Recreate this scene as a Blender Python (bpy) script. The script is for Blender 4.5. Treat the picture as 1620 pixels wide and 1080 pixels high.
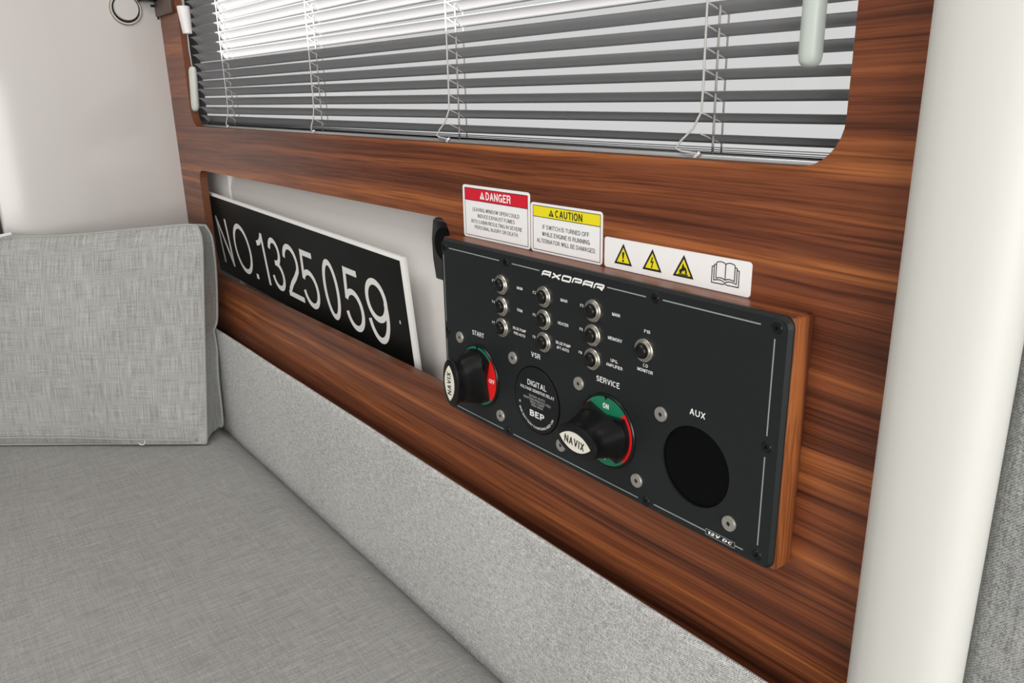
import bpy, bmesh, math, random
from mathutils import Vector, Matrix, noise
random.seed(4)
S = bpy.context.scene
COL = S.collection
PI = math.pi
for o in list(bpy.data.objects):
    bpy.data.objects.remove(o)

# ------------------------------------------------------------------ camera
cam_data = bpy.data.cameras.new('camera')
cam_data.sensor_width = 36.0
cam_data.lens = 1264.17 / 1620 * 36.0
cam_data.clip_start = 0.01
cam = bpy.data.objects.new('camera', cam_data)
COL.objects.link(cam)
cam.location = (0.24101, -0.39743, 0.20108)
cam.rotation_euler = (math.radians(72.6998), math.radians(1.0422), math.radians(52.3258))
S.camera = cam

# ------------------------------------------------------------------ world, sun, fill lamps
world = bpy.data.worlds.new('overcast')
S.world = world
world.use_nodes = True
bg = world.node_tree.nodes['Background']
bg.inputs[0].default_value = (1.0, 0.985, 0.975, 1)
bg.inputs[1].default_value = 0.70

SUN_DIR = Vector((-0.25, 1.0, -0.15)).normalized()      # direction the sunlight travels
sun = bpy.data.lights.new('sun', 'SUN')
sun.energy = 18.0
sun.angle = math.radians(0.2)
sun.color = (1.0, 0.96, 0.93)
sun_o = bpy.data.objects.new('sun', sun)
COL.objects.link(sun_o)
sun_o.rotation_euler = SUN_DIR.to_track_quat('-Z', 'Y').to_euler()
sun_o.location = (1, -4, 2)

def area(name, loc, target, sx, sy, power, color=(1, 1, 1)):
    l = bpy.data.lights.new(name, 'AREA')
    l.shape = 'RECTANGLE'; l.size = sx; l.size_y = sy; l.energy = power; l.color = color
    o = bpy.data.objects.new(name, l); COL.objects.link(o)
    o.location = loc
    o.rotation_euler = (Vector(target) - Vector(loc)).to_track_quat('-Z', 'Y').to_euler()
    return o
area('aft_fill', (1.9, -1.25, 0.30), (-0.4, -0.1, 0.0), 1.5, 1.1, 40, (1.0, 0.985, 0.96))  # added fill lamp, unseen, brightens the cabin from the aft side
area('overhead_fill', (-0.35, -0.75, 0.93), (-0.35, -0.6, -0.3), 0.6, 0.6, 8.0, (1.0, 0.985, 0.97))  # added overhead fill lamp; the ceiling above it has no opening

S.view_settings.view_transform = 'Standard'
S.view_settings.look = 'None'
S.view_settings.exposure = 0.0
S.view_settings.gamma = 1.0
S.view_settings.use_curve_mapping = False

# ------------------------------------------------------------------ materials
def mat(name, color, rough=0.5, metal=0.0, spec=0.5, coat=0.0):
    m = bpy.data.materials.new(name); m.use_nodes = True
    b = m.node_tree.nodes['Principled BSDF']
    b.inputs['Base Color'].default_value = (*color, 1)
    b.inputs['Roughness'].default_value = rough
    b.inputs['Metallic'].default_value = metal
    b.inputs['Specular IOR Level'].default_value = spec
    b.inputs['Coat Weight'].default_value = coat
    return m
def nodes_of(m):
    nt = m.node_tree
    return nt, nt.nodes, nt.links, nt.nodes['Principled BSDF']
def add_noise_bump(m, scale, strength, dist=0.001, detail=3):
    nt, N, L, b = nodes_of(m)
    tc = N.new('ShaderNodeTexCoord'); nz = N.new('ShaderNodeTexNoise')
    nz.inputs['Scale'].default_value = scale; nz.inputs['Detail'].default_value = detail
    bp = N.new('ShaderNodeBump'); bp.inputs['Strength'].default_value = strength; bp.inputs['Distance'].default_value = dist
    L.new(tc.outputs['Object'], nz.inputs['Vector']); L.new(nz.outputs['Fac'], bp.inputs['Height']); L.new(bp.outputs['Normal'], b.inputs['Normal'])

def wood_mat(name, tone=1.0, vertical=False):
    m = mat(name, (0.2, 0.08, 0.04), 0.34, spec=0.36)
    nt, N, L, b = nodes_of(m)
    tc = N.new('ShaderNodeTexCoord')
    # slow wander of the grain
    wn = N.new('ShaderNodeTexNoise'); wn.inputs['Scale'].default_value = 1.0; wn.inputs['Detail'].default_value = 2
    mp0 = N.new('ShaderNodeMapping'); mp0.inputs['Scale'].default_value = (1.6, 5, 6) if not vertical else (9, 6, 3)
    L.new(tc.outputs['Object'], mp0.inputs['Vector']); L.new(mp0.outputs['Vector'], wn.inputs['Vector'])
    sub = N.new('ShaderNodeVectorMath'); sub.operation = 'SUBTRACT'; sub.inputs[1].default_value = (0.5, 0.5, 0.5)
    L.new(wn.outputs['Color'], sub.inputs[0])
    sc = N.new('ShaderNodeVectorMath'); sc.operation = 'MULTIPLY'
    sc.inputs[1].default_value = (0, 0.02, 0.030) if not vertical else (0.03, 0.03, 0)
    L.new(sub.outputs[0], sc.inputs[0])
    ad = N.new('ShaderNodeVectorMath'); ad.operation = 'ADD'
    L.new(tc.outputs['Object'], ad.inputs[0]); L.new(sc.outputs[0], ad.inputs[1])
    def stretched(s, detail, rough):
        mp = N.new('ShaderNodeMapping'); mp.inputs['Scale'].default_value = s
        nz = N.new('ShaderNodeTexNoise'); nz.inputs['Scale'].default_value = 1.0
        nz.inputs['Detail'].default_value = detail; nz.inputs['Roughness'].default_value = rough
        L.new(ad.outputs[0], mp.inputs['Vector']); L.new(mp.outputs['Vector'], nz.inputs['Vector'])
        return nz
    if not vertical:
        a = stretched((0.7, 80, 80), 5, 0.5); f = stretched((11, 560, 560), 3, 0.55); g = stretched((0.5, 22, 22), 2, 0.5)
        sl = stretched((0.9, 230, 230), 3, 0.55)
    else:
        a = stretched((70, 70, 1.3), 6, 0.62); f = stretched((420, 420, 9), 4, 0.6); g = stretched((24, 24, 0.7), 2, 0.5)
        sl = stretched((190, 190, 3.2), 2, 0.5)
    r1 = N.new('ShaderNodeValToRGB'); e = r1.color_ramp.elements
    e[0].position = 0.20; e[0].color = (0.072 * tone, 0.0215 * tone, 0.0095 * tone, 1)
    e[1].position = 0.82; e[1].color = (0.335 * tone, 0.112 * tone, 0.034 * tone, 1)
    for pos, c in ((0.36, (0.118, 0.034, 0.0145)), (0.50, (0.168, 0.050, 0.0195)), (0.64, (0.220, 0.068, 0.0240))):
        x = e.new(pos); x.color = (c[0] * tone, c[1] * tone, c[2] * tone, 1)
    add = N.new('ShaderNodeMath'); add.operation = 'MULTIPLY_ADD'; add.inputs[1].default_value = 0.55
    m1 = N.new('ShaderNodeMath'); m1.operation = 'MULTIPLY'; m1.inputs[1].default_value = 0.45
    L.new(g.outputs['Fac'], m1.inputs[0]); L.new(a.outputs['Fac'], add.inputs[0]); L.new(m1.outputs[0], add.inputs[2])
    ct = N.new('ShaderNodeMapRange'); ct.inputs['From Min'].default_value = 0.33; ct.inputs['From Max'].default_value = 0.67
    L.new(add.outputs[0], ct.inputs['Value']); L.new(ct.outputs['Result'], r1.inputs['Fac'])
    # fine dark pores and thin dark veins
    r2 = N.new('ShaderNodeValToRGB'); e2 = r2.color_ramp.elements
    e2[0].position = 0.36; e2[0].color = (0.55, 0.5, 0.48, 1); e2[1].position = 0.54; e2[1].color = (1, 1, 1, 1)
    L.new(f.outputs['Fac'], r2.inputs['Fac'])
    r3 = N.new('ShaderNodeValToRGB'); e3 = r3.color_ramp.elements
    e3[0].position = 0.33; e3[0].color = (0.42, 0.36, 0.34, 1); e3[1].position = 0.44; e3[1].color = (1, 1, 1, 1)
    L.new(sl.outputs['Fac'], r3.inputs['Fac'])
    mx = N.new('ShaderNodeMix'); mx.data_type = 'RGBA'; mx.blend_type = 'MULTIPLY'; mx.inputs['Factor'].default_value = 0.85
    L.new(r1.outputs['Color'], mx.inputs['A']); L.new(r2.outputs['Color'], mx.inputs['B'])
    mx2 = N.new('ShaderNodeMix'); mx2.data_type = 'RGBA'; mx2.blend_type = 'MULTIPLY'; mx2.inputs['Factor'].default_value = 0.8
    L.new(mx.outputs['Result'], mx2.inputs['A']); L.new(r3.outputs['Color'], mx2.inputs['B'])
    L.new(mx2.outputs['Result'], b.inputs['Base Color'])
    bp = N.new('ShaderNodeBump'); bp.inputs['Strength'].default_value = 0.12; bp.inputs['Distance'].default_value = 0.0006
    L.new(f.outputs['Fac'], bp.inputs['Height']); L.new(bp.outputs['Normal'], b.inputs['Normal'])
    return m

def fabric_mat(name, light, dark, axes, weave=900.0, streak=(14, 500), bump=0.5, streak_amt=0.5, thread=0.0, uv=False):
    """woven melange; axes = the two object axes (0,1,2) that lie in the cloth; slubs run along the first"""
    m = mat(name, light, 0.95, spec=0.15)
    nt, N, L, b = nodes_of(m)
    b.inputs['Sheen Weight'].default_value = 0.15
    tc = N.new('ShaderNodeTexCoord'); src = tc.outputs['UV' if uv else 'Object']
    def noise_at(s, detail=2, rough=0.5):
        mp = N.new('ShaderNodeMapping'); mp.inputs['Scale'].default_value = s
        nz = N.new('ShaderNodeTexNoise'); nz.inputs['Scale'].default_value = 1; nz.inputs['Detail'].default_value = detail; nz.inputs['Roughness'].default_value = rough
        L.new(src, mp.inputs['Vector']); L.new(mp.outputs['Vector'], nz.inputs['Vector'])
        return nz
    s1 = [60.0] * 3; s1[axes[0]] = streak[0]; s1[axes[1]] = streak[1]
    s2 = [60.0] * 3; s2[axes[0]] = streak[1]; s2[axes[1]] = streak[0]
    a = noise_at(s1); c = noise_at(s2); d = noise_at((weave, weave, weave), 1); big = noise_at((7, 7, 7), 2)
    def mul(node, k):
        q = N.new('ShaderNodeMath'); q.operation = 'MULTIPLY'; q.inputs[1].default_value = k; L.new(node.outputs['Fac'], q.inputs[0]); return q
    def plus(x, y):
        q = N.new('ShaderNodeMath'); q.operation = 'ADD'; L.new(x.outputs[0], q.inputs[0]); L.new(y.outputs[0], q.inputs[1]); return q
    s = plus(plus(mul(a, streak_amt * 0.62), mul(c, streak_amt * 0.38)), plus(mul(d, (1 - streak_amt) * 0.85), mul(big, (1 - streak_amt) * 0.15)))
    if thread:
        sp = N.new('ShaderNodeSeparateXYZ'); L.new(src, sp.inputs[0]); sn = []
        for ax in axes:
            q = N.new('ShaderNodeMath'); q.operation = 'MULTIPLY'; q.inputs[1].default_value = 2 * PI / thread; L.new(sp.outputs[ax], q.inputs[0])
            w_ = N.new('ShaderNodeMath'); w_.operation = 'SINE'; L.new(q.outputs[0], w_.inputs[0]); sn.append(w_)
        q = N.new('ShaderNodeMath'); q.operation = 'MULTIPLY'; L.new(sn[0].outputs[0], q.inputs[0]); L.new(sn[1].outputs[0], q.inputs[1])
        q2 = N.new('ShaderNodeMath'); q2.operation = 'MULTIPLY_ADD'; q2.inputs[1].default_value = 0.11; L.new(q.outputs[0], q2.inputs[0]); L.new(s.outputs[0], q2.inputs[2]); s = q2
    r = N.new('ShaderNodeValToRGB'); e = r.color_ramp.elements
    e[0].position = 0.36; e[0].color = (*dark, 1); e[1].position = 0.64; e[1].color = (*light, 1)
    L.new(s.outputs[0], r.inputs['Fac']); L.new(r.outputs['Color'], b.inputs['Base Color'])
    bp = N.new('ShaderNodeBump'); bp.inputs['Strength'].default_value = bump; bp.inputs['Distance'].default_value = 0.0008
    L.new(s.outputs[0], bp.inputs['Height']); L.new(bp.outputs['Normal'], b.inputs['Normal'])
    return m

M = {}
M['wood'] = wood_mat('walnut_veneer', 1.18)
M['wood_edge'] = wood_mat('walnut_box_side', 1.2, vertical=True)
M['banding'] = mat('walnut_edge_banding', (0.145, 0.050, 0.022), 0.4, spec=0.35); add_noise_bump(M['banding'], 400, 0.08)
M['cleat'] = mat('dark_brown', (0.075, 0.045, 0.032), 0.4); add_noise_bump(M['cleat'], 200, 0.1)
M['gelcoat'] = mat('white_gelcoat', (0.565, 0.54, 0.52), 0.13, spec=0.5)
M['post'] = mat('cream_plastic_post', (0.675, 0.675, 0.635), 0.5, spec=0.35)
M['liner'] = mat('white_hull_liner', (0.80, 0.775, 0.75), 0.6, spec=0.3); add_noise_bump(M['liner'], 300, 0.1)
M['room_white'] = mat('cabin_white', (0.75, 0.74, 0.72), 0.6)
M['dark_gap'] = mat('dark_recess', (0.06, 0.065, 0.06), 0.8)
M['floor'] = mat('dark_floor', (0.18, 0.15, 0.12), 0.6)
M['seat'] = fabric_mat('seat_fabric', (0.42, 0.415, 0.40), (0.225, 0.222, 0.215), (1, 0), 800, (30, 520), 0.6, 0.55, 0.0016)
M['bolster'] = fabric_mat('bolster_fabric', (0.69, 0.69, 0.665), (0.20, 0.20, 0.195), (0, 2), 900, (120, 750), 0.9, 0.5, 0.0017)
M['pillow'] = fabric_mat('pillow_fabric', (0.54, 0.545, 0.52), (0.165, 0.17, 0.16), (1, 0), 900, (26, 560), 0.7, 0.5, 0.0018, True)
M['panel_fabric'] = fabric_mat('wall_fabric', (0.46, 0.465, 0.455), (0.16, 0.165, 0.162), (2, 0), 900, (90, 750), 0.8, 0.5, 0.0017)
M['slat'] = mat('grey_aluminium_slat', (0.38, 0.38, 0.39), 0.38, metal=0.25, spec=0.5)
M['rail'] = mat('aluminium_rail', (0.55, 0.56, 0.56), 0.3, metal=0.6)
M['cord'] = mat('pale_cord', (0.50, 0.49, 0.48), 0.7)
M['white_plastic'] = mat('white_plastic', (0.78, 0.76, 0.75), 0.4)
M['grey_plastic'] = mat('pale_grey_plastic', (0.60, 0.62, 0.57), 0.45)
M['wand'] = mat('frosted_wand', (0.50, 0.55, 0.51), 0.4)
M['plate'] = mat('anthracite_plate', (0.0125, 0.0150, 0.0160), 0.45, spec=0.28); add_noise_bump(M['plate'], 2500, 0.06, 0.0004)
M['plate_line'] = mat('grey_print', (0.27, 0.29, 0.29), 0.5)
M['print_white'] = mat('white_print', (0.82, 0.82, 0.80), 0.5)
M['print_grey'] = mat('pale_grey_print', (0.45, 0.46, 0.45), 0.5)
M['black'] = mat('black_plastic', (0.005, 0.0056, 0.0058), 0.27, spec=0.34)
M['void'] = mat('black_blank', (0.0018, 0.0024, 0.0021), 0.4, spec=0.08)
M['disc'] = mat('dark_relay_disc', (0.008, 0.010, 0.0105), 0.4, spec=0.28)
M['chrome'] = mat('nickel', (0.60, 0.575, 0.51), 0.34, metal=1.0)
M['steel'] = mat('brushed_steel', (0.50, 0.485, 0.445), 0.45, metal=0.8)
M['red'] = mat('red_print', (0.72, 0.012, 0.012), 0.4)
M['green'] = mat('green_print', (0.008, 0.17, 0.085), 0.4)
M['badge'] = mat('cream_badge', (0.74, 0.72, 0.62), 0.4)
M['sign_black'] = mat('black_sign_face', (0.0032, 0.004, 0.0036), 0.42, spec=0.16)
M['sign_white'] = mat('white_sign_core', (0.80, 0.79, 0.76), 0.5)
M['stk_white'] = mat('white_sticker', (0.84, 0.835, 0.83), 0.42)
M['stk_red'] = mat('red_sticker', (0.62, 0.010, 0.028), 0.4)
M['stk_yellow'] = mat('yellow_sticker', (0.80, 0.70, 0.012), 0.4)
M['stk_black'] = mat('black_sticker_ink', (0.012, 0.012, 0.014), 0.45)
# window glass: thin clear pane
g = bpy.data.materials.new('clear_pane'); g.use_nodes = True; nt = g.node_tree
for n in list(nt.nodes): nt.nodes.remove(n)
out = nt.nodes.new('ShaderNodeOutputMaterial'); mixs = nt.nodes.new('ShaderNodeMixShader'); tr = nt.nodes.new('ShaderNodeBsdfTransparent'); gl = nt.nodes.new('ShaderNodeBsdfGlossy'); fr = nt.nodes.new('ShaderNodeFresnel')
gl.inputs['Roughness'].default_value = 0.02; fr.inputs['IOR'].default_value = 1.45; tr.inputs['Color'].default_value = (0.97, 0.98, 0.98, 1)
geo = nt.nodes.new('ShaderNodeNewGeometry'); inv = nt.nodes.new('ShaderNodeMath'); inv.operation = 'SUBTRACT'; inv.inputs[0].default_value = 1.0; ml = nt.nodes.new('ShaderNodeMath'); ml.operation = 'MULTIPLY'
nt.links.new(geo.outputs['Backfacing'], inv.inputs[1]); nt.links.new(fr.outputs[0], ml.inputs[0]); nt.links.new(inv.outputs[0], ml.inputs[1]); nt.links.new(ml.outputs[0], mixs.inputs[0]); nt.links.new(tr.outputs[0], mixs.inputs[1]); nt.links.new(gl.outputs[0], mixs.inputs[2]); nt.links.new(mixs.outputs[0], out.inputs['Surface'])
M['glass'] = g

# ------------------------------------------------------------------ helpers
def link(name, me, m=None, parent=None, loc=(0, 0, 0), smooth=False, rot=None):
    if m is not None and len(me.materials) == 0: me.materials.append(M[m] if isinstance(m, str) else m)
    o = bpy.data.objects.new(name, me); COL.objects.link(o); o.location = loc
    if rot: o.rotation_euler = rot
    if parent is not None:
        o.parent = parent
        o.matrix_parent_inverse = parent_world(parent).inverted()
    if smooth:
        for p in me.polygons: p.use_smooth = True
    return o
def parent_world(o):
    mw = Matrix.LocRotScale(o.location, o.rotation_euler, o.scale)
    if o.parent: mw = parent_world(o.parent) @ o.matrix_parent_inverse @ mw
    return mw
def empty(name, loc, label, cat, group=None):
    o = bpy.data.objects.new(name, None); COL.objects.link(o); o.location = loc; o.empty_display_size = 0.02
    return tag(o, label, cat, group)
def tag(o, label, cat, group=None):
    o['label'] = label; o['category'] = cat
    if group: o['group'] = group
    return o
def struct(o):
    o['kind'] = 'structure'; return o
def bm_mesh(bm, name='m'):
    bmesh.ops.recalc_face_normals(bm, faces=bm.faces)
    me = bpy.data.meshes.new(name); bm.to_mesh(me); bm.free(); return me
def autosmooth(me, ang=40):
    for p in me.polygons: p.use_smooth = True
    try: me.set_sharp_from_angle(angle=math.radians(ang))
    except Exception: pass
    return me
def box_me(lo, hi, bevel=0.0, seg=2):
    bm = bmesh.new()
    bmesh.ops.create_cube(bm, size=1)
    lo = Vector(lo); hi = Vector(hi)
    for v in bm.verts: v.co = Vector([(lo[i] + hi[i]) / 2 + v.co[i] * (hi[i] - lo[i]) for i in range(3)])
    if bevel: bmesh.ops.bevel(bm, geom=bm.edges[:], offset=bevel, segments=seg, affect='EDGES', profile=0.5)
    return autosmooth(bm_mesh(bm)) if bevel else bm_mesh(bm)
def rrect(x0, x1, z0, z1, r, n=6):
    pts = []
    for cx, cz, a0 in ((x1 - r, z1 - r, 0), (x0 + r, z1 - r, 90), (x0 + r, z0 + r, 180), (x1 - r, z0 + r, 270)):
        for k in range(n + 1):
            a = math.radians(a0 + 90 * k / n); pts.append((cx + r * math.cos(a), cz + r * math.sin(a)))
    return pts
def prism_me(loops, y0, y1, chamfer=None):
    """loops: outer + hole outlines in (x,z). faces at y0 (front, nearer the cabin) and y1 (back)."""
    bm = bmesh.new(); rings = []
    for lp in loops:
        f = [bm.verts.new((x, y0, z)) for x, z in lp]; b = [bm.verts.new((x, y1, z)) for x, z in lp]
        rings.append((f, b))
    for side in (0, 1):
        es = []
        for rg in rings:
            vs = rg[side]
            for i in range(len(vs)): es.append(bm.edges.new((vs[i], vs[(i + 1) % len(vs)])))
        bmesh.ops.triangle_fill(bm, edges=es, use_beauty=True)
    for f, b in rings:
        for i in range(len(f)):
            j = (i + 1) % len(f); bm.faces.new((f[i], f[j], b[j], b[i]))
    return bm_mesh(bm)
def loft_me(sections, cap0=True, cap1=True):
    bm = bmesh.new(); rs = [[bm.verts.new(c) for c in s] for s in sections]; n = len(rs[0])
    for a, b in zip(rs, rs[1:]):
        for i in range(n):
            j = (i + 1) % n; bm.faces.new((a[i], a[j], b[j], b[i]))
    if cap0: bm.faces.new(rs[0])
    if cap1: bm.faces.new(rs[-1])
    return bm_mesh(bm)
def lathe_me(profile, n=32, gear=None, ang=35):
    """profile: list of (r, h); axis = -Y (towards the cabin). gear: dict index->amplitude for knurling"""
    secs = []
    for k, (r, h) in enumerate(profile):
        s = []
        for i in range(n):
            rr = r * (1 + (gear.get(k, 0) if gear else 0) * (1 if i % 2 else -1))
            a = 2 * PI * i / n; s.append((rr * math.cos(a), -h, rr * math.sin(a)))
        secs.append(s)
    return autosmooth(loft_me(secs), ang)
def tube_me(pts, r, n=6, closed=False):
    pts = [Vector(p) for p in pts]; bm = bmesh.new(); rings = []
    for i, p in enumerate(pts):
        if closed: t = pts[(i + 1) % len(pts)] - pts[i - 1]
        else: t = pts[min(i + 1, len(pts) - 1)] - pts[max(i - 1, 0)]
        t.normalize(); u = t.orthogonal().normalized() if i == 0 else (u - t * u.dot(t)).normalized(); w = t.cross(u)
        rr = r[i] if isinstance(r, (list, tuple)) else r
        rings.append([bm.verts.new(p + u * rr * math.cos(2 * PI * k / n) + w * rr * math.sin(2 * PI * k / n)) for k in range(n)])
    pairs = list(zip(rings, rings[1:])) + ([(rings[-1], rings[0])] if closed else [])
    for a, b in pairs:
        for k in range(n): bm.faces.new((a[k], a[(k + 1) % n], b[(k + 1) % n], b[k]))
    if not closed: bm.faces.new(rings[0]); bm.faces.new(rings[-1])
    me = bm_mesh(bm)
    for p in me.polygons: p.use_smooth = True
    return me
def join_me(meshes):
    bm = bmesh.new()
    for m in meshes: bm.from_mesh(m)
    me = bpy.data.meshes.new('j'); bm.to_mesh(me); bm.free(); return me

CW = dict(A=.72, B=.66, C=.70, D=.69, E=.60, F=.56, G=.74, H=.69, I=.18, J=.54, L=.54, M=.84, N=.69, O=.76, P=.64, R=.68, S=.64, T=.62, U=.69, V=.70, W=.96, X=.68, Y=.68)
def strokes(ch, w, sw):
    """centre lines of a plain grotesque capital or numeral, cap height 1, box width w, stroke sw"""
    a = sw / 2; W_ = w - sw; H_ = 1 - sw; g = []
    X = lambda u: a + u * W_
    Y = lambda t: a + t * H_
    def st(*p): g.append(([(X(u) if 0 <= u <= 1 else u * w, t) for u, t in p], False))
    def pl(pts, closed=False): g.append((pts, closed))
    def ar(u, t, ru, rt, a0, a1, n=16): return arc(X(u), Y(t), ru * W_, rt * H_, a0, a1, n)
    stem = [(X(0), 0), (X(0), 1)]
    def bar(t, u0=0.0, u1=1.0): pl([(X(u0) - (a if u0 == 0 else 0), Y(t)), (X(u1) + (a if u1 == 1 else 0), Y(t))])
    if ch == 'A': pl([(a * .9, 0), (w / 2, 1 - a * .3)]); pl([(w / 2, 1 - a * .3), (w - a * .9, 0)]); pl([(X(.22), Y(.30)), (X(.78), Y(.30))])
    elif ch == 'B': pl(stem); pl([(X(0), Y(1))] + ar(.58, .76, .34, .24, 90, -90) + [(X(0), Y(.52))]); pl([(X(0), Y(.52))] + ar(.62, .26, .38, .26, 90, -90) + [(X(0), Y(0))])
    elif ch == 'C': pl(ar(.5, .5, .5, .5, 42, 318, 30))
    elif ch == 'D': pl(stem); pl([(X(0), Y(1))] + ar(.42, .5, .58, .5, 90, -90, 22) + [(X(0), Y(0))])
    elif ch == 'E': pl(stem); bar(1); bar(.52, 0, .92); bar(0)
    elif ch == 'F': pl(stem); bar(1); bar(.50, 0, .86)
    elif ch == 'G': pl(ar(.5, .5, .5, .5, 42, 330, 30)); pl([(X(.55), Y(.44)), (X(1), Y(.44)), (X(1), 0)])
    elif ch == 'H': pl(stem); pl([(X(1), 0), (X(1), 1)]); bar(.52)
    elif ch == 'I': pl([(w / 2, 0), (w / 2, 1)])
    elif ch == 'J': pl([(X(1), 1)] + ar(.5, .30, .5, .30, 360, 195, 18))
    elif ch == 'L': pl(stem); bar(0)
    elif ch == 'M': pl(stem); pl([(X(1), 0), (X(1), 1)]); pl([(X(.04), 1 - a * .4), (w / 2, a * .5)]); pl([(w / 2, a * .5), (X(.96), 1 - a * .4)])
    elif ch == 'N': pl(stem); pl([(X(1), 0), (X(1), 1)]); pl([(X(0), 1 - a * .6), (X(1), a * .6)])
    elif ch in 'O0': pl(arc(w / 2, .5, W_ / 2, H_ / 2 * 1.02, 0, 360, 44)[:-1], True)
    elif ch == 'P': pl(stem); pl([(X(0), Y(1))] + ar(.60, .73, .40, .27, 90, -90) + [(X(0), Y(.46))])
    elif ch == 'R': pl(stem); pl([(X(0), Y(1))] + ar(.60, .74, .38, .26, 90, -90) + [(X(0), Y(.48))]); pl([(X(.60), Y(.48)), (X(.88), Y(.36)), (X(.93), Y(.12)), (X(1), 0)])
    elif ch == 'S': pl(ar(.5, .745, .46, .255, 18, 250, 18) + ar(.5, .25, .50, .25, 70, -162, 20))
    elif ch == 'T': pl([(w / 2, 0), (w / 2, 1)]); bar(1)
    elif ch == 'U': pl([(X(0), 1)] + ar(.5, .36, .5, .36, 180, 360, 20) + [(X(1), 1)])
    elif ch == 'V': pl([(a * .9, 1), (w / 2, a * .4)]); pl([(w / 2, a * .4), (w - a * .9, 1)])
    elif ch == 'W':
        for u0, u1, d in ((0, .27, 1), (.27, .5, 0), (.5, .73, 1), (.73, 1, 0)): pl([(X(u0), 1 if d else a * .4), (X(u1), a * .4 if d else 1)] if True else None)
    elif ch == 'X': pl([(X(0), 1), (X(1), 0)]); pl([(X(0), 0), (X(1), 1)])
    elif ch == 'Y': pl([(X(0), 1), (w / 2, .44)]); pl([(X(1), 1), (w / 2, .44)]); pl([(w / 2, .46), (w / 2, 0)])
    elif ch == '.': pl([(0, a), (w, a)])
    elif ch == '-': pl([(0, .38), (w, .38)])
    elif ch == '/': pl([(0, 0), (w, 1)])
    elif ch == '!': pl([(w / 2, .34), (w / 2, 1)]); pl([(w / 2, 0), (w / 2, .2)])
    elif ch == '1': pl([(0, .765), (w * .4, .80), (w * .66, .87), (X(1), .985)]); pl([(X(1), 1), (X(1), 0)])
    elif ch == '2': pl(ar(.5, .70, .48, .30, 172, -28, 22) + [(X(.66), Y(.40)), (X(.34), Y(.25)), (X(.10), Y(.10)), (X(.03), Y(0))]); pl([(0, Y(0)), (w, Y(0))])
    elif ch == '3': pl(ar(.48, .765, .43, .235, 172, -90, 22) + [(X(.36), Y(.53))]); pl([(X(.36), Y(.53))] + ar(.48, .265, .50, .265, 90, -172, 26))
    elif ch == '4': pl([(X(.74), 0), (X(.74), 1)]); pl([(X(.74), Y(1)), (X(.02), Y(.28))]); bar(.26)
    elif ch == '5': pl([(X(.94), Y(1)), (X(.17), Y(1))]); pl([(X(.20), 1), (X(.07), Y(.47))]); pl([(X(.06), Y(.485))] + ar(.48, .31, .50, .33, 132, -168, 28))
    elif ch == '6': pl(ar(.51, .32, .49, .32, 0, 360, 36)[:-1], True); pl(ar(.53, .50, .52, .51, 202, 20, 30))
    elif ch == '7': bar(1); pl([(X(.97), Y(1)), (X(.60), Y(.52)), (X(.36), 0)])
    elif ch == '8': pl(ar(.5, .76, .44, .24, 0, 360, 32)[:-1], True); pl(ar(.5, .27, .5, .27, 0, 360, 32)[:-1], True)
    elif ch == '9': pl(ar(.49, .68, .49, .32, 0, 360, 36)[:-1], True); pl(ar(.47, .50, .52, .51, 22, -158, 30))
    return g
def text_me(s, cap, width=None, bold=0.15, thick=0.00008):
    """flat lettering in the XZ plane facing -Y, centred; cap height and total width in metres, bold = stroke / cap height"""
    x = 0.0; qs = []
    for ch in s:
        if ch == ' ': x += 0.30; continue
        w = CW.get(ch, 0.56)
        if ch == '1': w = 0.36
        elif ch in '.!': w = bold * 1.1
        elif ch == '-': w = 0.3
        elif ch == '/': w = 0.34
        elif ch == 'I': w = bold * 1.05
        for pts, closed in strokes(ch, w, bold): qs += ribbon(pts, bold, closed)
        x0 = x; qs_n = []
        for i in range(len(qs)):
            if not isinstance(qs[i], tuple): continue
            qs[i] = [(p[0] + x0, p[1]) for p in qs[i]]
        x += w + 0.13
    W = x - 0.13; kx = width / W if width else cap
    return quads_me([[((p[0] - W / 2) * kx, (p[1] - 0.5) * cap) for p in q] for q in qs], thick)
def put_text(name, s, x, z, y, cap, width, m, parent, bold=0.16, rot=0.0, label=None):
    me = text_me(s, cap, width, bold)
    if rot:
        me.transform(Matrix.Rotation(-rot, 4, 'Y'))
    o = link(name, me, m, parent, (x, y, z))
    if label: o['label'] = label
    return o
def ribbon(pts, w, closed=False):
    """flat stroke of width w along a 2D polyline -> list of quads"""
    n = len(pts); L_, R_ = [], []
    for i in range(n):
        p = Vector(pts[i])
        a = Vector(pts[i - 1]) if (i > 0 or closed) else None
        b = Vector(pts[(i + 1) % n]) if (i < n - 1 or closed) else None
        d1 = (p - a).normalized() if a is not None else None; d2 = (b - p).normalized() if b is not None else None
        if d1 is None: d1 = d2
        if d2 is None: d2 = d1
        n1 = Vector((-d1.y, d1.x)); n2 = Vector((-d2.y, d2.x)); nn = (n1 + n2)
        if nn.length < 1e-6: nn = n1
        nn.normalize(); k = min(1 / max(nn.dot(n1), 0.2), 2.6)
        L_.append(p + nn * w / 2 * k); R_.append(p - nn * w / 2 * k)
    q = [(L_[i], L_[(i + 1) % n], R_[(i + 1) % n], R_[i]) for i in range(n if closed else n - 1)]
    return q
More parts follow.
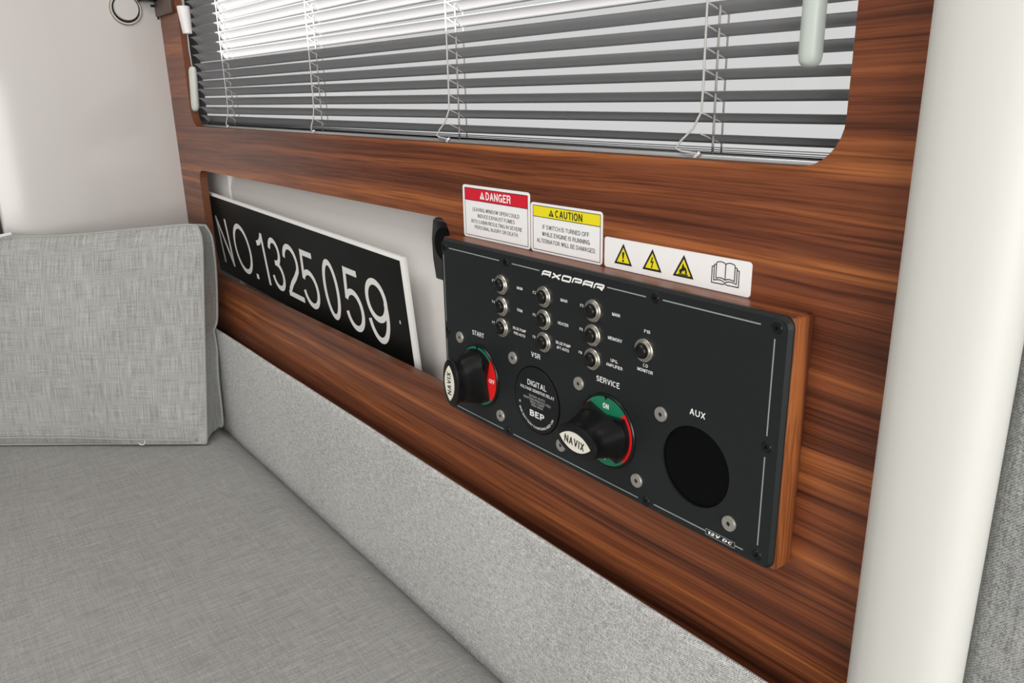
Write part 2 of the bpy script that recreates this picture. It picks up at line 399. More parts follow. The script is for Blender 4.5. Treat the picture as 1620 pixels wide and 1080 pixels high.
def quads_me(quads, thick=0.0003):
    """quads (x,z) as a thin raised print; crossing strokes sit a hair apart so that they never coincide"""
    bm = bmesh.new(); lvl = 0; prev = None
    for q in quads:
        q = [Vector((p[0], p[1])) for p in q]
        if prev is not None and ((q[0] - prev[1]).length > 1e-7 or (q[3] - prev[2]).length > 1e-7): lvl = (lvl + 1) % 5
        prev = q; t = thick + lvl * 0.000012
        f = [bm.verts.new((p.x, -t, p.y)) for p in q]
        try: bm.faces.new(f)
        except ValueError: pass
    bmesh.ops.remove_doubles(bm, verts=bm.verts, dist=1e-7)
    for f in bm.faces:
        f.normal_update()
        if f.normal.y > 0: f.normal_flip()
    me = bpy.data.meshes.new('print'); bm.to_mesh(me); bm.free(); return me
def arc(cx, cy, rx, ry, a0, a1, n=18):
    return [(cx + rx * math.cos(math.radians(a0 + (a1 - a0) * i / n)), cy + ry * math.sin(math.radians(a0 + (a1 - a0) * i / n))) for i in range(n + 1)]

# ================================================================== STRUCTURE
XL, XR = -1.1942, 0.0515
XWL, XWR, ZWB, ZWT = -1.099, 0.0079, 0.1593, 0.64
XNL, XNR, ZNT, ZNB = -1.0971, -0.3705, 0.0922, -0.0786
ZSEAT = -0.316
wall = link('wall_back', prism_me([[(XL, -0.55), (XR + 0.02, -0.55), (XR + 0.02, 0.95), (XL, 0.95)],
        rrect(XWL, XWR, ZWB, ZWT, 0.026, 8)[::-1], rrect(XNL, XNR, ZNB, ZNT, 0.017, 6)[::-1]], 0.0, 0.0115), 'wood')
wall.data.materials.append(M['banding'])
for p in wall.data.polygons:
    if abs(p.normal.y) < 0.5: p.material_index = 1
struct(wall); wall['label'] = 'glossy walnut veneer cabin side with window and niche cut-outs'

# hull liner behind the wood: closes the niche and the space under the window
prof = [(0.060, -0.55), (0.054, -0.115), (0.041, 0.062), (0.052, 0.105), (0.075, 0.135), (0.085, 0.150)]
secs = [[(x, y, z) for y, z in prof] + [(x, 0.12, 0.150), (x, 0.12, -0.55)] for x in (-1.34, 0.12)]
lin = link('wall_hull_liner', loft_me(secs), 'liner'); struct(lin)
ret = link('trim_1', box_me((-1.20, 0.0385, -0.1), (-1.079, 0.060, 0.148), 0.0006), 'liner'); struct(ret); ret['label'] = 'pale upright corner return at the end of the niche'

# left end: dark recess, ceiling, floor, far side
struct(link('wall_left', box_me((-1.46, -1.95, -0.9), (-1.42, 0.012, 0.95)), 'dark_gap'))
struct(link('ceiling', box_me((-1.3, -1.95, 0.96), (1.2, 0.3, 1.0)), 'room_white'))
struct(link('floor', box_me((-1.3, -1.95, -0.95), (2.4, 0.3, -0.9)), 'floor'))
fy = -1.9
zs = 0.2550 + 0.15 * (0.029 - fy); xl = -1.012 + 0.25 * (0.029 - fy); xr = -0.02 + 0.25 * (0.029 - fy)
struct(link('wall_sun_mask', prism_me([[(-1.3, -0.9), (1.0, -0.9), (1.0, 0.96), (-1.3, 0.96)], [(xl, zs), (xl, 0.92), (xr, 0.92), (xr, zs)]], fy, fy - 0.03), 'room_white'))  # unseen far wall; opening shaped so sun reaches only the upper blind

# window: pane in a dark frame behind the blind
win = link('window_1', prism_me([rrect(XWL - 0.22, XWR + 0.05, 0.139, 0.68, 0.04), rrect(XWL - 0.19, XWR + 0.03, 0.152, 0.66, 0.03)[::-1]], 0.062, 0.085), 'black'); struct(win)
win['label'] = 'cabin side window behind the blind'
link('pane', prism_me([rrect(XWL - 0.192, XWR + 0.032, 0.150, 0.662, 0.03)], 0.070, 0.074), 'glass', win)

# white rounded post at the right
pp = [(0.0520, 0.03), (0.0518, -0.004), (0.0526, -0.012), (0.0550, -0.0195), (0.0595, -0.0255), (0.066, -0.0296), (0.075, -0.0322), (0.086, -0.0337), (0.096, -0.0338), (0.1030, -0.0325), (0.1080, -0.0295), (0.1110, -0.0250), (0.1121, -0.0190), (0.1105, -0.0115), (0.1055, -0.002), (0.098, 0.012), (0.09, 0.03)]
post = link('trim_2', autosmooth(loft_me([[(x, y, -0.6) for x, y in pp], [(x, y, 0.0) for x, y in pp], [(x, y, 0.95) for x, y in pp]]), 50), 'post')
struct(post); post['label'] = 'smooth off-white rounded post at the end of the wood'

# white locker door at the left end
door = link('door_1', box_me((-1.222, -0.272, -0.5), (-1.1945, 0.009, 0.42), 0.004, 3), 'gelcoat'); struct(door)
door['label'] = 'glossy white locker door with a round push lock'
lk = link('push_lock', lathe_me([(0.0238, -0.002), (0.0238, 0.003), (0.0225, 0.0045), (0.0205, 0.0045), (0.0205, 0.0005)], 40), 'chrome', door, (-1.1945, -0.0506, 0.3365), rot=(0, 0, PI / 2))
link('lock_gap', lathe_me([(0.0204, -0.001), (0.0204, 0.0015), (0.0, 0.0016)], 36), 'black', lk, (-1.1945, -0.0506, 0.3365), rot=(0, 0, PI / 2))
link('lock_button', lathe_me([(0.0180, 0.0), (0.0180, 0.006), (0.0172, 0.0075), (0.0, 0.0080)], 36), 'gelcoat', lk, (-1.1945, -0.0500, 0.3375), rot=(0, 0, PI / 2))
lb = link('latch_bracket', box_me((-1.196, -0.034, 0.3480), (-1.172, 0.0, 0.375), 0.002), 'black', door)
link('latch_plate', box_me((-1.190, -0.026, 0.3525), (-1.166, -0.004, 0.372), 0.003), 'chrome', lb)
for z in (0.343, 0.328): link('screw_cap', box_me((-1.196, -0.0125 + (0.008 if z < 0.34 else 0), z - (0.005 if z < 0.34 else 0.002)), (-1.1935, -0.0095 + (0.008 if z < 0.34 else 0.003), z + 0.002), 0.0005), 'black', door)
cl = link('brown_block', box_me((-1.194, -0.007, 0.3265), (-1.112, 0.0, 0.40), 0.0015), 'cleat')  # plain dark brown block on the wood by the door corner
tag(cl, 'small dark brown block above the locker door corner', 'cleat')

# ================================================================== SEATING
def soft_box(lo, hi, r, puff, nx, ny, top_only=True):
    me = box_me(lo, hi, r, 4); return me
seat_bm = bmesh.new()
NX, NY = 60, 40
x0, x1, y0, y1 = -1.25, 0.75, -0.95, -0.031
gr = []
for i in range(NX + 1):
    row = []
    for j in range(NY + 1):
        x = x0 + (x1 - x0) * i / NX; t = j / NY; y = y0 + (y1 - y0) * t
        e = (y1 - y); z = ZSEAT - 0.014 * math.exp(-(e / 0.010)) + 0.004 * (1 - math.exp(-e / 0.05))
        z += 0.0008 * noise.noise(Vector((x * 4, y * 5, 0.3)))
        row.append(seat_bm.verts.new((x, y, z)))
    gr.append(row)
for i in range(NX):
    for j in range(NY): seat_bm.faces.new((gr[i][j], gr[i + 1][j], gr[i + 1][j + 1], gr[i][j + 1]))
bd = [gr[i][0] for i in range(NX + 1)] + [gr[NX][j] for j in range(1, NY + 1)] + [gr[i][NY] for i in range(NX - 1, -1, -1)] + [gr[0][j] for j in range(NY - 1, 0, -1)]
low = [seat_bm.verts.new((v.co.x, v.co.y, ZSEAT - 0.11)) for v in bd]
for i in range(len(bd)):
    j = (i + 1) % len(bd); seat_bm.faces.new((bd[i], bd[j], low[j], low[i]))
seat_bm.faces.new(low)
seat = link('seat_cushion', autosmooth(bm_mesh(seat_bm), 60), 'seat')
tag(seat, 'flat grey woven bench cushion along the wooden wall', 'cushion')
base = link('bench_base', box_me((-1.25, -0.93, -0.9), (0.75, -0.033, ZSEAT - 0.11), 0.004), 'room_white')
tag(base, 'white moulded bench base under the grey seat cushion', 'bench')

# bolster: rounded-edge upholstered strip under the wood
bp_ = []
for y, z in ((-0.0005, -0.1765), (-0.012, -0.1655), (-0.021, -0.1560), (-0.0252, -0.1516), (-0.0282, -0.1498), (-0.0302, -0.1512), (-0.0310, -0.1560), (-0.0314, -0.168), (-0.0318, -0.21), (-0.0316, -0.27), (-0.0305, -0.312), (-0.0290, -0.345), (-0.001, -0.345)):
    bp_.append((y, z))
secs = []
for i in range(61):
    x = -1.185 + (0.0505 + 1.185) * i / 60
    secs.append([(x, y - (0.0010 * noise.noise(Vector((x * 7, z * 9, 2))) if y < -0.02 else 0), z) for y, z in bp_])
bol = link('back_bolster', autosmooth(loft_me(secs), 60), 'bolster')
tag(bol, 'long pale grey upholstered strip between the wood and the seat', 'bolster')

# upholstered panel beyond the post
up = link('upholstered_panel', box_me((0.101, 0.008, -0.5), (0.60, 0.045, 0.34), 0.010, 4), 'panel_fabric')
tag(up, 'dark grey fabric panel to the right of the white post', 'panel')

# pillows
def make_pillow(name, A, B, lean, H, T, label, seed, piping=True):
    A = Vector(A); B = Vector(B); u = (B - A); W = u.length; u.normalize()
    n0 = Vector((u.y, -u.x, 0)); n = (n0 * math.cos(lean) + Vector((0, 0, 1)) * math.sin(lean)).normalized(); v = n.cross(u)
    if v.z < 0: v = -v
    NI, NJ = 48, 34
    root = empty(name, (A + B) / 2, label, 'pillow')
    def P(s, t, depth, bulge, nz=1.0):
        # depth 0 = front seam plane, T = back seam plane
        x = s * W * (1 + 0.030 * t * max(0, s - 0.5) / 0.5); y = t * H
        y += 0.006 * math.sin(s * 7 + seed) * (t if t > 0.5 else 0) - 0.004 * (1 - t) * math.cos(s * 5 + seed)
        if t > 0.93: y += 0.006 * max(0, (s - 0.86) / 0.14) ** 2
        cr = max(0, s - 0.93) / 0.07 * max(0, t - 0.92) / 0.08
        x -= 0.008 * cr ** 1.5; y -= 0.005 * cr ** 1.5
        w_ = noise.noise(Vector((x * 9, y * 9, seed + depth * 20)))
        if depth > 0.001: depth *= 1 - 0.40 * t * t * (s > 0.5) ; depth += 0.006 * math.sin(t * 9 + 1) * (s > 0.9)
        if depth > 0.001: y += 0.022 * max(0, 0.55 - s) * t
        q = A + u * x + v * y + n * (bulge + 0.004 * w_ * nz) - n * depth
        q.z = max(q.z, ZSEAT + 0.0080); q.y = min(q.y, -0.003 - 0.0325 * min(1, max(0, (-0.115 - q.z) / 0.03)))
        if q.y > -0.285: q.x = max(q.x, -1.1915)
        return q
    def bul(s, t): return max(0.0, (1 - (2 * s - 1) ** 6)) ** 0.6 * max(0.0, (1 - (2 * t - 1) ** 4)) ** 0.7
    bm = bmesh.new(); F = [[None] * (NJ + 1) for _ in range(NI + 1)]; Bk = [[None] * (NJ + 1) for _ in range(NI + 1)]
    for i in range(NI + 1):
        for j in range(NJ + 1):
            s, t = i / NI, j / NJ; b = bul(s, t)
            fold = 0.006 * math.exp(-((t - 0.90) / 0.05) ** 2) * math.sin(s * 16 + seed) * b
            F[i][j] = bm.verts.new(P(s, t, 0, 0.020 * b + fold, 0.35 + 0.5 * b))
            Bk[i][j] = bm.verts.new(P(s, t, T * (0.55 + 0.45 * math.sin(PI * min(1, max(0, 0.5 + 0 * t)))), -0.006 * b, 0.9 if 0 < i < NI else 1.3))
    for i in range(NI):
        for j in range(NJ):
            bm.faces.new((F[i][j], F[i + 1][j], F[i + 1][j + 1], F[i][j + 1])); bm.faces.new((Bk[i][j], Bk[i][j + 1], Bk[i + 1][j + 1], Bk[i + 1][j]))
    def border(G): return [G[i][0] for i in range(NI + 1)] + [G[NI][j] for j in range(1, NJ + 1)] + [G[i][NJ] for i in range(NI - 1, -1, -1)] + [G[0][j] for j in range(NJ - 1, 0, -1)]
    bf, bb = border(F), border(Bk)
    front_pts = [p.co.copy() for p in bf]; back_pts = [p.co.copy() for p in bb]
    mid = [bm.verts.new((p.co * 0.5 + q.co * 0.5) + ((p.co + q.co) / 2 - (A + u * W / 2 + v * H / 2 - n * T / 2)).normalized() * (-0.004)) for p, q in zip(bf, bb)]
    for i in range(len(bf)):
        j = (i + 1) % len(bf)
        bm.faces.new((bf[j], bf[i], mid[i], mid[j])); bm.faces.new((mid[j], mid[i], bb[i], bb[j]))
    par = {}
    bm.verts.index_update()
    for i in range(NI + 1):
        for j in range(NJ + 1):
            par[F[i][j].index] = (i / NI * W, j / NJ * H); par[Bk[i][j].index] = (i / NI * W + 0.06 * (1 if i == NI else 0), j / NJ * H + 0.06 * (1 if j == NJ else 0))
    for p, q in zip(bf, mid):
        a_ = par[p.index]; par[q.index] = (a_[0] + (0.03 if a_[0] > W * 0.98 else 0), a_[1] + (0.03 if a_[1] > H * 0.98 else 0))
    cme = autosmooth(bm_mesh(bm), 55); ul = cme.uv_layers.new(name='UVMap')
    for lp in cme.loops: ul.data[lp.index].uv = par[lp.vertex_index]
    link('cover', cme, 'pillow', root)
    link('front_seam', tube_me(front_pts, 0.0022, 6, True), 'pillow', root)
    link('back_seam', tube_me(back_pts, 0.0022, 6, True), 'pillow', root)
    if piping:
        hem = [P(i / 40, 0.055, -0.0018, 0.020 * bul(i / 40, 0.055), 0.35 + 0.5 * bul(i / 40, 0.055)) for i in range(1, 40)]
        link('hem_stitching', tube_me(hem, 0.0016, 6), 'pillow', root)
    return root, P, n, u, v
pr, PP, pn, pu, pv = make_pillow('throw_pillow', (-1.262, -0.470, ZSEAT - 0.001), (-0.953, -0.0865, ZSEAT - 0.001), 0.17, 0.335, 0.060, 'large pale grey linen pillow with seamed edges leaning in the corner', 1.0)
th = []
c0 = PP(0.805, 0.022, -0.006, 0.004) + pv * 0.006
for k in range(9):
    a = math.radians(200 + 200 * k / 8); th.append(c0 + pu * 0.005 * math.cos(a) + pv * 0.005 * math.sin(a))
link('white_thread', tube_me(th, 0.0009, 5), 'white_plastic', pr)['label'] = 'tiny white thread loop'
link('care_tag', box_me((0, 0, 0), (0.030, 0.001, 0.004)), 'white_plastic', pr, PP(0.40, 0.985, -0.004, 0.008), rot=(0.2, -0.2, math.atan2(pu.y, pu.x)))

# ================================================================== BLIND
BY = 0.029
blind = empty('venetian_blind', (-0.55, BY, 0.15), 'grey slatted venetian blind hanging in the cabin window', 'blind')
def tilt(x): return math.radians(21.5 + 19.5 * (-0.03 - x))
W16 = 0.0165
bm = bmesh.new(); NXS = 40; rows = []
for i in range(NXS + 1):
    x = -1.128 + (0.036 + 1.128) * i / NXS; a = tilt(x); row = []
    for k in range(7):
        q = -W16 / 2 + W16 * k / 6                       # q<0: cabin-side edge (raised)
        crown = 0.0016 * (1 - (2 * q / W16) ** 2)
        row.append(bm.verts.new((x, q * math.cos(a) + crown * math.sin(a), -q * math.sin(a) + crown * math.cos(a))))
    rows.append(row)
for i in range(NXS):
    for k in range(6): bm.faces.new((rows[i][k], rows[i + 1][k], rows[i + 1][k + 1], rows[i][k + 1]))
me_slat = bm_mesh(bm, 'slat')
for p in me_slat.polygons: p.use_smooth = True
me_slat.materials.append(M['slat'])
zsl = [0.1705 + 0.0130 * k for k in range(35)]
for z in [0.1622, 0.1634, 0.1648] + zsl:
    o = link('slat', me_slat, None, blind, (0, BY, z))
    if z < 0.166: o.scale = (1, 1, 0.25)
    if 0.166 < z < 0.25: o.rotation_euler = (random.uniform(-0.012, 0.012), random.uniform(-0.0008, 0.0008), 0)
    o.modifiers.new('thickness', 'SOLIDIFY').thickness = 0.0003
link('bottom_rail', box_me((-1.128, BY - 0.009, 0.1475), (0.036, BY + 0.009, 0.1612), 0.0018), 'rail', blind)
for X in (-0.9905, -0.6885, -0.3951, -0.1035):
    a = tilt(X); fyc = BY - W16 / 2 * math.cos(a) - 0.0006; byc = BY + W16 / 2 * math.cos(a) + 0.0006
    slack = 0.017 if X > -0.5 else 0.004
    fr_pts = [(X, fyc, 0.62), (X, fyc, 0.40), (X, fyc, 0.26), (X, fyc, 0.20), (X - 0.0005, fyc, 0.187), (X - 0.35 * slack, fyc - 0.001, 0.1765), (X - 0.8 * slack, fyc - 0.003, 0.169), (X - slack, fyc - 0.004, 0.1640), (X - 0.7 * slack, fyc - 0.004, 0.1624), (X, fyc - 0.003, 0.1615)]
    ms = [tube_me(fr_pts, 0.00075, 6), tube_me([(X + 0.004, byc, 0.62), (X + 0.004, byc, 0.16)], 0.00065, 6)]
    for z in zsl:
        dz = W16 / 2 * math.sin(a)
        ms.append(tube_me([(X, fyc, z + dz), (X + 0.0006, BY - 0.004, z + dz * 0.45 + 0.0002), (X + 0.0006, BY + 0.004, z - dz * 0.45 + 0.0002), (X + 0.004, byc, z - dz)], 0.0007, 5))
    j = join_me(ms)
    for p in j.polygons: p.use_smooth = True
    link('ladder_cord', j, 'cord', blind)
    link('lift_cord', tube_me([(X + 0.0035, BY, 0.62), (X + 0.0035, BY, 0.158)], 0.0008, 6), 'cord', blind)
    link('cord_clip', tube_me([(X + 0.001, BY - 0.0095, 0.1622), (X - 0.001, BY - 0.0108, 0.1600), (X - 0.006, BY - 0.0105, 0.1530)], 0.0011, 6), 'white_plastic', blind)
wx, wy = -0.0216, 0.0085
wprof = [(0.0, 0.2112), (0.0028, 0.2114), (0.0048, 0.2124), (0.0059, 0.2142), (0.0063, 0.2170), (0.0062, 0.26), (0.0058, 0.40), (0.0056, 0.60)]
link('tilt_wand', autosmooth(loft_me([[(wx + max(r, 1e-4) * math.cos(2 * PI * k / 20), wy + max(r, 1e-4) * math.sin(2 * PI * k / 20), z) for k in range(20)] for r, z in wprof]), 60), 'wand', blind)['label'] = 'frosted pale tilt wand'
tx, ty = -1.0790, 0.004
tprof = [(0.0060, 0.2945), (0.0069, 0.2955), (0.0092, 0.331), (0.0088, 0.3335), (0.003, 0.334)]
def lean(z): return tx + (z - 0.313) * -0.14
link('cord_tassel', autosmooth(loft_me([[(lean(z) + r * math.cos(2 * PI * k / 20), ty + r * math.sin(2 * PI * k / 20), z) for k in range(20)] for r, z in tprof]), 40), 'white_plastic', blind)
link('pull_cord', tube_me([(-1.088, ty, 0.62), (-1.084, ty, 0.45), (-1.0815, ty, 0.333)], 0.0011, 6), 'cord', blind)
link('pull_cord', tube_me([(-1.082, ty + 0.006, 0.62), (-1.078, ty + 0.004, 0.45), (-1.0765, ty, 0.333)], 0.0011, 6), 'cord', blind)
link('pull_cord', tube_me([(-1.0770, ty, 0.296), (-1.0785, ty, 0.27), (-1.0815, ty + 0.002, 0.246)], 0.0010, 6), 'cord', blind)
clip = link('cord_cleat', autosmooth(loft_me([[(-1.0815 - (0.2481 - z) * 0.19 + r * 0.0082 * math.cos(2 * PI * k / 20), 0.0062 + r * 0.0058 * math.sin(2 * PI * k / 20), z) for k in range(20)] for r, z in ((0.25, 0.1820), (0.68, 0.1832), (0.9, 0.1860), (1.0, 0.1905), (1.0, 0.2400), (0.9, 0.2445), (0.68, 0.2470), (0.25, 0.2482))]), 60), 'grey_plastic')
tag(clip, 'rounded pale grey cord cleat at the left edge of the window', 'cord cleat')

# ================================================================== NUMBER SIGN
SU = Vector((0.9996956, -0.0083999, -0.02319792)); SV = Vector((0.0222272, -0.1014381, 0.99459352)); SN = Vector((-0.01070764, -0.99480639, -0.10122052))
SO = Vector((-0.4829, 0.026, -0.0993))
sign_m = Matrix(((SU.x, -SN.x, SV.x, SO.x), (SU.y, -SN.y, SV.y, SO.y), (SU.z, -SN.z, SV.z, SO.z), (0, 0, 0, 1)))
sign = empty('number_sign', SO, 'black plastic sign reading NO.1325059 leaning in the wall niche', 'sign')
def sign_part(name, me, m):
    me.transform(sign_m); return link(name, me, m, sign)
SWd, SHt, bev = 0.672, 0.1383, 0.0068
# white core with bevelled edge (the black skin sits inside the bevel)
o1 = [(-SWd, -0.0), (0, -0.0), (0, SHt), (-SWd, SHt)]
i1 = [(-SWd + bev, 0.0015), (-bev, 0.0015), (-bev, SHt - bev * 0.55), (-SWd + bev, SHt - bev * 0.55)]
sign_part('core', loft_me([[(x, 0.004, z) for x, z in o1], [(x, 0.001, z) for x, z in o1], [(x, -0.0008, z) for x, z in i1]]), 'sign_white')
sign_part('face', prism_me([i1], -0.0012, -0.0007), 'sign_black')
z0g, hg, swm = 0.0223, 0.0795, 0.0078
for ch, xa, xb in (('N', -628.5, -577), ('O', -557, -483), ('.', -478.5, -469.5), ('1', -449, -420), ('3', -404.5, -357), ('2', -350.5, -297), ('5', -292.5, -239.5), ('0', -221.5, -176.5), ('5', -163, -112.5), ('9', -102.5, -49)):
    w = (xb - xa) / 1000 / hg; sw = swm / hg
    qs = []
    for pts, closed in strokes(ch, w, sw): qs += ribbon(pts, sw, closed)
    qs = [[(xa / 1000 + p[0] * hg, z0g + p[1] * hg) for p in q] for q in qs]
    me = quads_me(qs, 0.00006); me.transform(Matrix.Translation((0, -0.0012, 0)))
    sign_part('numeral' if ch.isdigit() else 'letter' if ch != '.' else 'full_stop', me, 'sign_white')
sign_part('screw_hole', quads_me([[(-0.0262, 0.0590), (-0.0240, 0.0590), (-0.0240, 0.0632), (-0.0262, 0.0632)]], 0.00006).copy(), 'sign_white').data.transform(sign_m @ Matrix.Translation((0, -0.0012, 0)) @ sign_m.inverted())

# black plastic cover in the niche, half hidden by the panel
cv = []
for y, ins in ((0.033, 0.0), (0.018, 0.0), (0.0145, 0.002), (0.0135, 0.006)):
    pts = [(-0.4215 + ins * 0.5, 0.0250 + ins), (-0.4255 + ins * 0.5, 0.046), (-0.4262 + ins * 0.5, 0.066), (-0.4225 + ins * 0.5, 0.0862 - ins), (-0.400, 0.0862 - ins), (-0.350, 0.0862 - ins), (-0.350, 0.0250 + ins)]
    cv.append([(x, y, z) for x, z in pts])
cover = link('cable_cover', autosmooth(loft_me(cv), 30), 'black')
tag(cover, 'curved black plastic cover in the niche, half behind the switch panel', 'cover')
link('cover_lip', autosmooth(loft_me([[(-0.402 + 0.016 * math.cos(2 * PI * k / 24), y, 0.063 + 0.016 * math.sin(2 * PI * k / 24)) for k in range(24)] for y in (0.0140, 0.0128)]), 30), 'void', cover)

# ================================================================== SWITCH PANEL
panel = empty('switch_panel', (-0.1775, 0, -0.08), 'black electrical switch panel with battery switches and breakers in a walnut box', 'switch panel')
YF = -0.0203
link('housing', box_me((-0.3555, -0.0165, -0.0797), (0.0012, -0.0002, 0.0797), 0.0012, 2), 'wood_edge', panel)['label'] = 'walnut box behind the black plate'
# top board of the housing has its own lengthwise grain
link('housing_top', box_me((-0.3553, -0.0162, 0.0790), (-0.0008, -0.0003, 0.0801), 0.0003, 1), 'wood', panel)
# face plate with chamfered rim and the round AUX opening
bm = bmesh.new()
def vloop(pts, y): return [bm.verts.new((x, y, z)) for x, z in pts]
o_b = vloop(rrect(-0.355, 0.0, -0.080, 0.080, 0.0065, 5), -0.0163); o_m = vloop(rrect(-0.355, 0.0, -0.080, 0.080, 0.0065, 5), -0.0178)
o_f = vloop(rrect(-0.3532, -0.0018, -0.0782, 0.0782, 0.0050, 5), YF)
AUX = (-0.0611, -0.0323); RA = 0.0275
hp = [(AUX[0] + RA * math.cos(2 * PI * k / 56), AUX[1] + RA * math.sin(2 * PI * k / 56)) for k in range(56)]
h_f = vloop(hp, YF); h_b = vloop(hp, YF + 0.0016)
for a, b in ((o_b, o_m), (o_m, o_f), (h_f, h_b)):
    for i in range(len(a)):
        j = (i + 1) % len(a); bm.faces.new((a[i], a[j], b[j], b[i]))
es = [bm.edges.get((l[i], l[(i + 1) % len(l)])) for l in (o_f, h_f) for i in range(len(l))]
bmesh.ops.triangle_fill(bm, edges=es, use_beauty=True)
link('faceplate', bm_mesh(bm), 'plate', panel)
aux = link('aux_blank', lathe_me([(RA - 0.0001, 0.0), (RA - 0.0001, 0.0008), (0.020, 0.0010), (0, 0.0010)], 48), 'void', panel, (AUX[0], YF + 0.0024, AUX[1])); aux['label'] = 'black round blank in the AUX opening'

def hline(x0, x1, z, t=0.0009): return [(x0, z - t / 2), (x1, z - t / 2), (x1, z + t / 2), (x0, z + t / 2)]
def vline(x, z0, z1, t=0.0009): return [(x - t / 2, z0), (x + t / 2, z0), (x + t / 2, z1), (x - t / 2, z1)]
for q in (hline(-0.3415, -0.2680, 0.0722), hline(-0.2515, -0.2170, 0.0722), hline(-0.1440, -0.1080, 0.0722), hline(-0.0935, -0.0195, 0.0728), vline(-0.0097, 0.0070, 0.0663), vline(-0.0099, -0.0655, -0.0065),
          hline(-0.3380, -0.2675, -0.0745), hline(-0.2535, -0.1095, -0.0745), hline(-0.0945, -0.0490, -0.0735), hline(-0.0260, -0.0200, -0.0735), vline(-0.3505, 0.0040, 0.0655), vline(-0.3510, -0.0640, -0.0125)):
    link('border_line', quads_me([q], 0.0001), 'plate_line', panel, (0, YF, 0))
# 12V DC tab
link('voltage_tab', join_me([quads_me([q], 0.00012) for q in (hline(-0.0490, -0.0262, -0.0716, 0.0004), hline(-0.0490, -0.0262, -0.0756, 0.0004), vline(-0.0490, -0.0758, -0.0714, 0.0004), vline(-0.0262, -0.0758, -0.0714, 0.0004))]), 'plate_line', panel, (0, YF, 0))
vt = text_me('12V DC', 0.0021, 0.0195, 0.22)
vt.transform(Matrix(((1, 0, 0.35, 0), (0, 1, 0, 0), (0, 0, 1, 0), (0, 0, 0, 1)))); link('lettering', vt, 'print_white', panel, (-0.0376, YF, -0.0736))

# maker's wordmark built from square strokes
def wordmark():
    G = {'A': [([(0, 0), (0, 0.78), (0.12, 1), (1, 1), (1, 0)], False), ([(0.05, 0.40), (1, 0.40)], False)],
         'X': [([(0, 1), (1, 0)], False), ([(0, 0), (1, 1)], False)],
         'O': [([(0.0, 0.12), (0.0, 0.88), (0.1, 1), (0.92, 1), (1, 0.88), (1, 0.12), (0.9, 0), (0.1, 0)], True)],
         'P': [([(0, 0), (0, 0.80), (0.12, 1), (0.92, 1), (1, 0.88), (1, 0.48), (0.9, 0.38), (0.25, 0.38)], False)],
         'R': [([(0, 0), (0, 0.80), (0.12, 1), (0.92, 1), (1, 0.88), (1, 0.52), (0.9, 0.42), (0.28, 0.42)], False), ([(0.58, 0.42), (1.0, 0.0)], False)]}
    h = 0.0036; w = 0.0086; pitch = 0.01135; qs_all = []
    for k, ch in enumerate('AXOPAR'):
        x0 = -0.2140 + k * pitch; qs = []
        for pts, closed in G[ch]:
            qs += ribbon([(p[0] * w, p[1] * h) for p in pts], 0.00142, closed)
        qs_all.append(quads_me([[(x0 + p[0] + 0.42 * p[1], 0.0692 + p[1]) for p in q] for q in qs], 0.00015))
    return qs_all
for me in wordmark(): link('wordmark_letter', me, 'print_white', panel, (0, YF, 0))

# breakers
nut_me = lathe_me([(0.0081, 0.0), (0.0081, 0.0014), (0.0077, 0.0019), (0.0064, 0.0019)], 72, {0: 0.02, 1: 0.02}, 30); nut_me.materials.append(M['chrome'])
col_me = lathe_me([(0.0066, 0.0012), (0.0066, 0.0021), (0.0062, 0.0028), (0.0055, 0.0030), (0.0050, 0.0022)], 36); col_me.materials.append(M['chrome'])
cap_me = lathe_me([(0.0050, 0.0015), (0.0050, 0.0043), (0.0046, 0.0053), (0.0034, 0.0058), (0.0, 0.0060)], 32, None, 60); cap_me.materials.append(M['black'])
cols_ = (-0.2650, -0.2115, -0.1572); rows_ = (0.0530, 0.0350, 0.0170)
spots = [(cols_[c], rows_[r]) for r in range(3) for c in range(3)] + [(-0.1075, 0.0358)]
for x, z in spots:
    b0 = link('breaker', nut_me, None, panel, (x, YF, z))
    link('collar', col_me, None, b0, (x, YF, z)); link('push_button', cap_me, None, b0, (x, YF, z))
    b0.name = 'breaker'
T = 0.0021
lab = [('F1', -276.6, 54.2), ('F2', -223.5, 54.0), ('F3', -169.6, 54.2), ('F4', -277.3, 36.3), ('F5', -224.0, 36.1), ('F6', -170.1, 36.4), ('F7', -278.0, 18.3), ('F8', -224.4, 18.1), ('F9', -170.8, 18.5), ('F10', -106.0, 48.9)]
for s, x, z in lab: put_text('lettering', s, x / 1000, z / 1000, YF, 0.0022, 0.0034 if len(s) == 2 else 0.0052, 'print_white', panel, 0.15)
for s, x, z, w in (('MAIN', -241.8, 54, 7.2), ('TRIM', -242.3, 35.9, 7.0), ('BILGE PUMP', -243, 19.9, 16.6), ('FWD AUTO', -243.1, 15.8, 14.6), ('MAIN', -189.1, 54.1, 7.4), ('HEATER', -190, 35.9, 11.8), ('BILGE PUMP', -189.9, 20.2, 16.6), ('AFT AUTO', -190.3, 16.4, 13.8),
                   ('MAIN', -135, 54.4, 7.6), ('MEMORY', -135.5, 36.7, 13.8), ('UPG.', -135.8, 20.7, 7.2), ('AMPLIFIER', -135.8, 16.9, 16.0), ('CO', -106.5, 25.1, 4.4), ('MONITOR', -106.7, 21.4, 14.0)):
    put_text('lettering', s, x / 1000, z / 1000, YF, 0.0023, w / 1000, 'print_white', panel, 0.15)
for s, x, z, w in (('START', -301.1, 3.0, 17.2), ('VSR', -222.7, 3.1, 11.2), ('SERVICE', -141.8, 3.6, 23.4), ('AUX', -61, 4.9, 12.6)):
    put_text('lettering', s, x / 1000, z / 1000, YF, 0.0042, w / 1000, 'print_white', panel, 0.15)

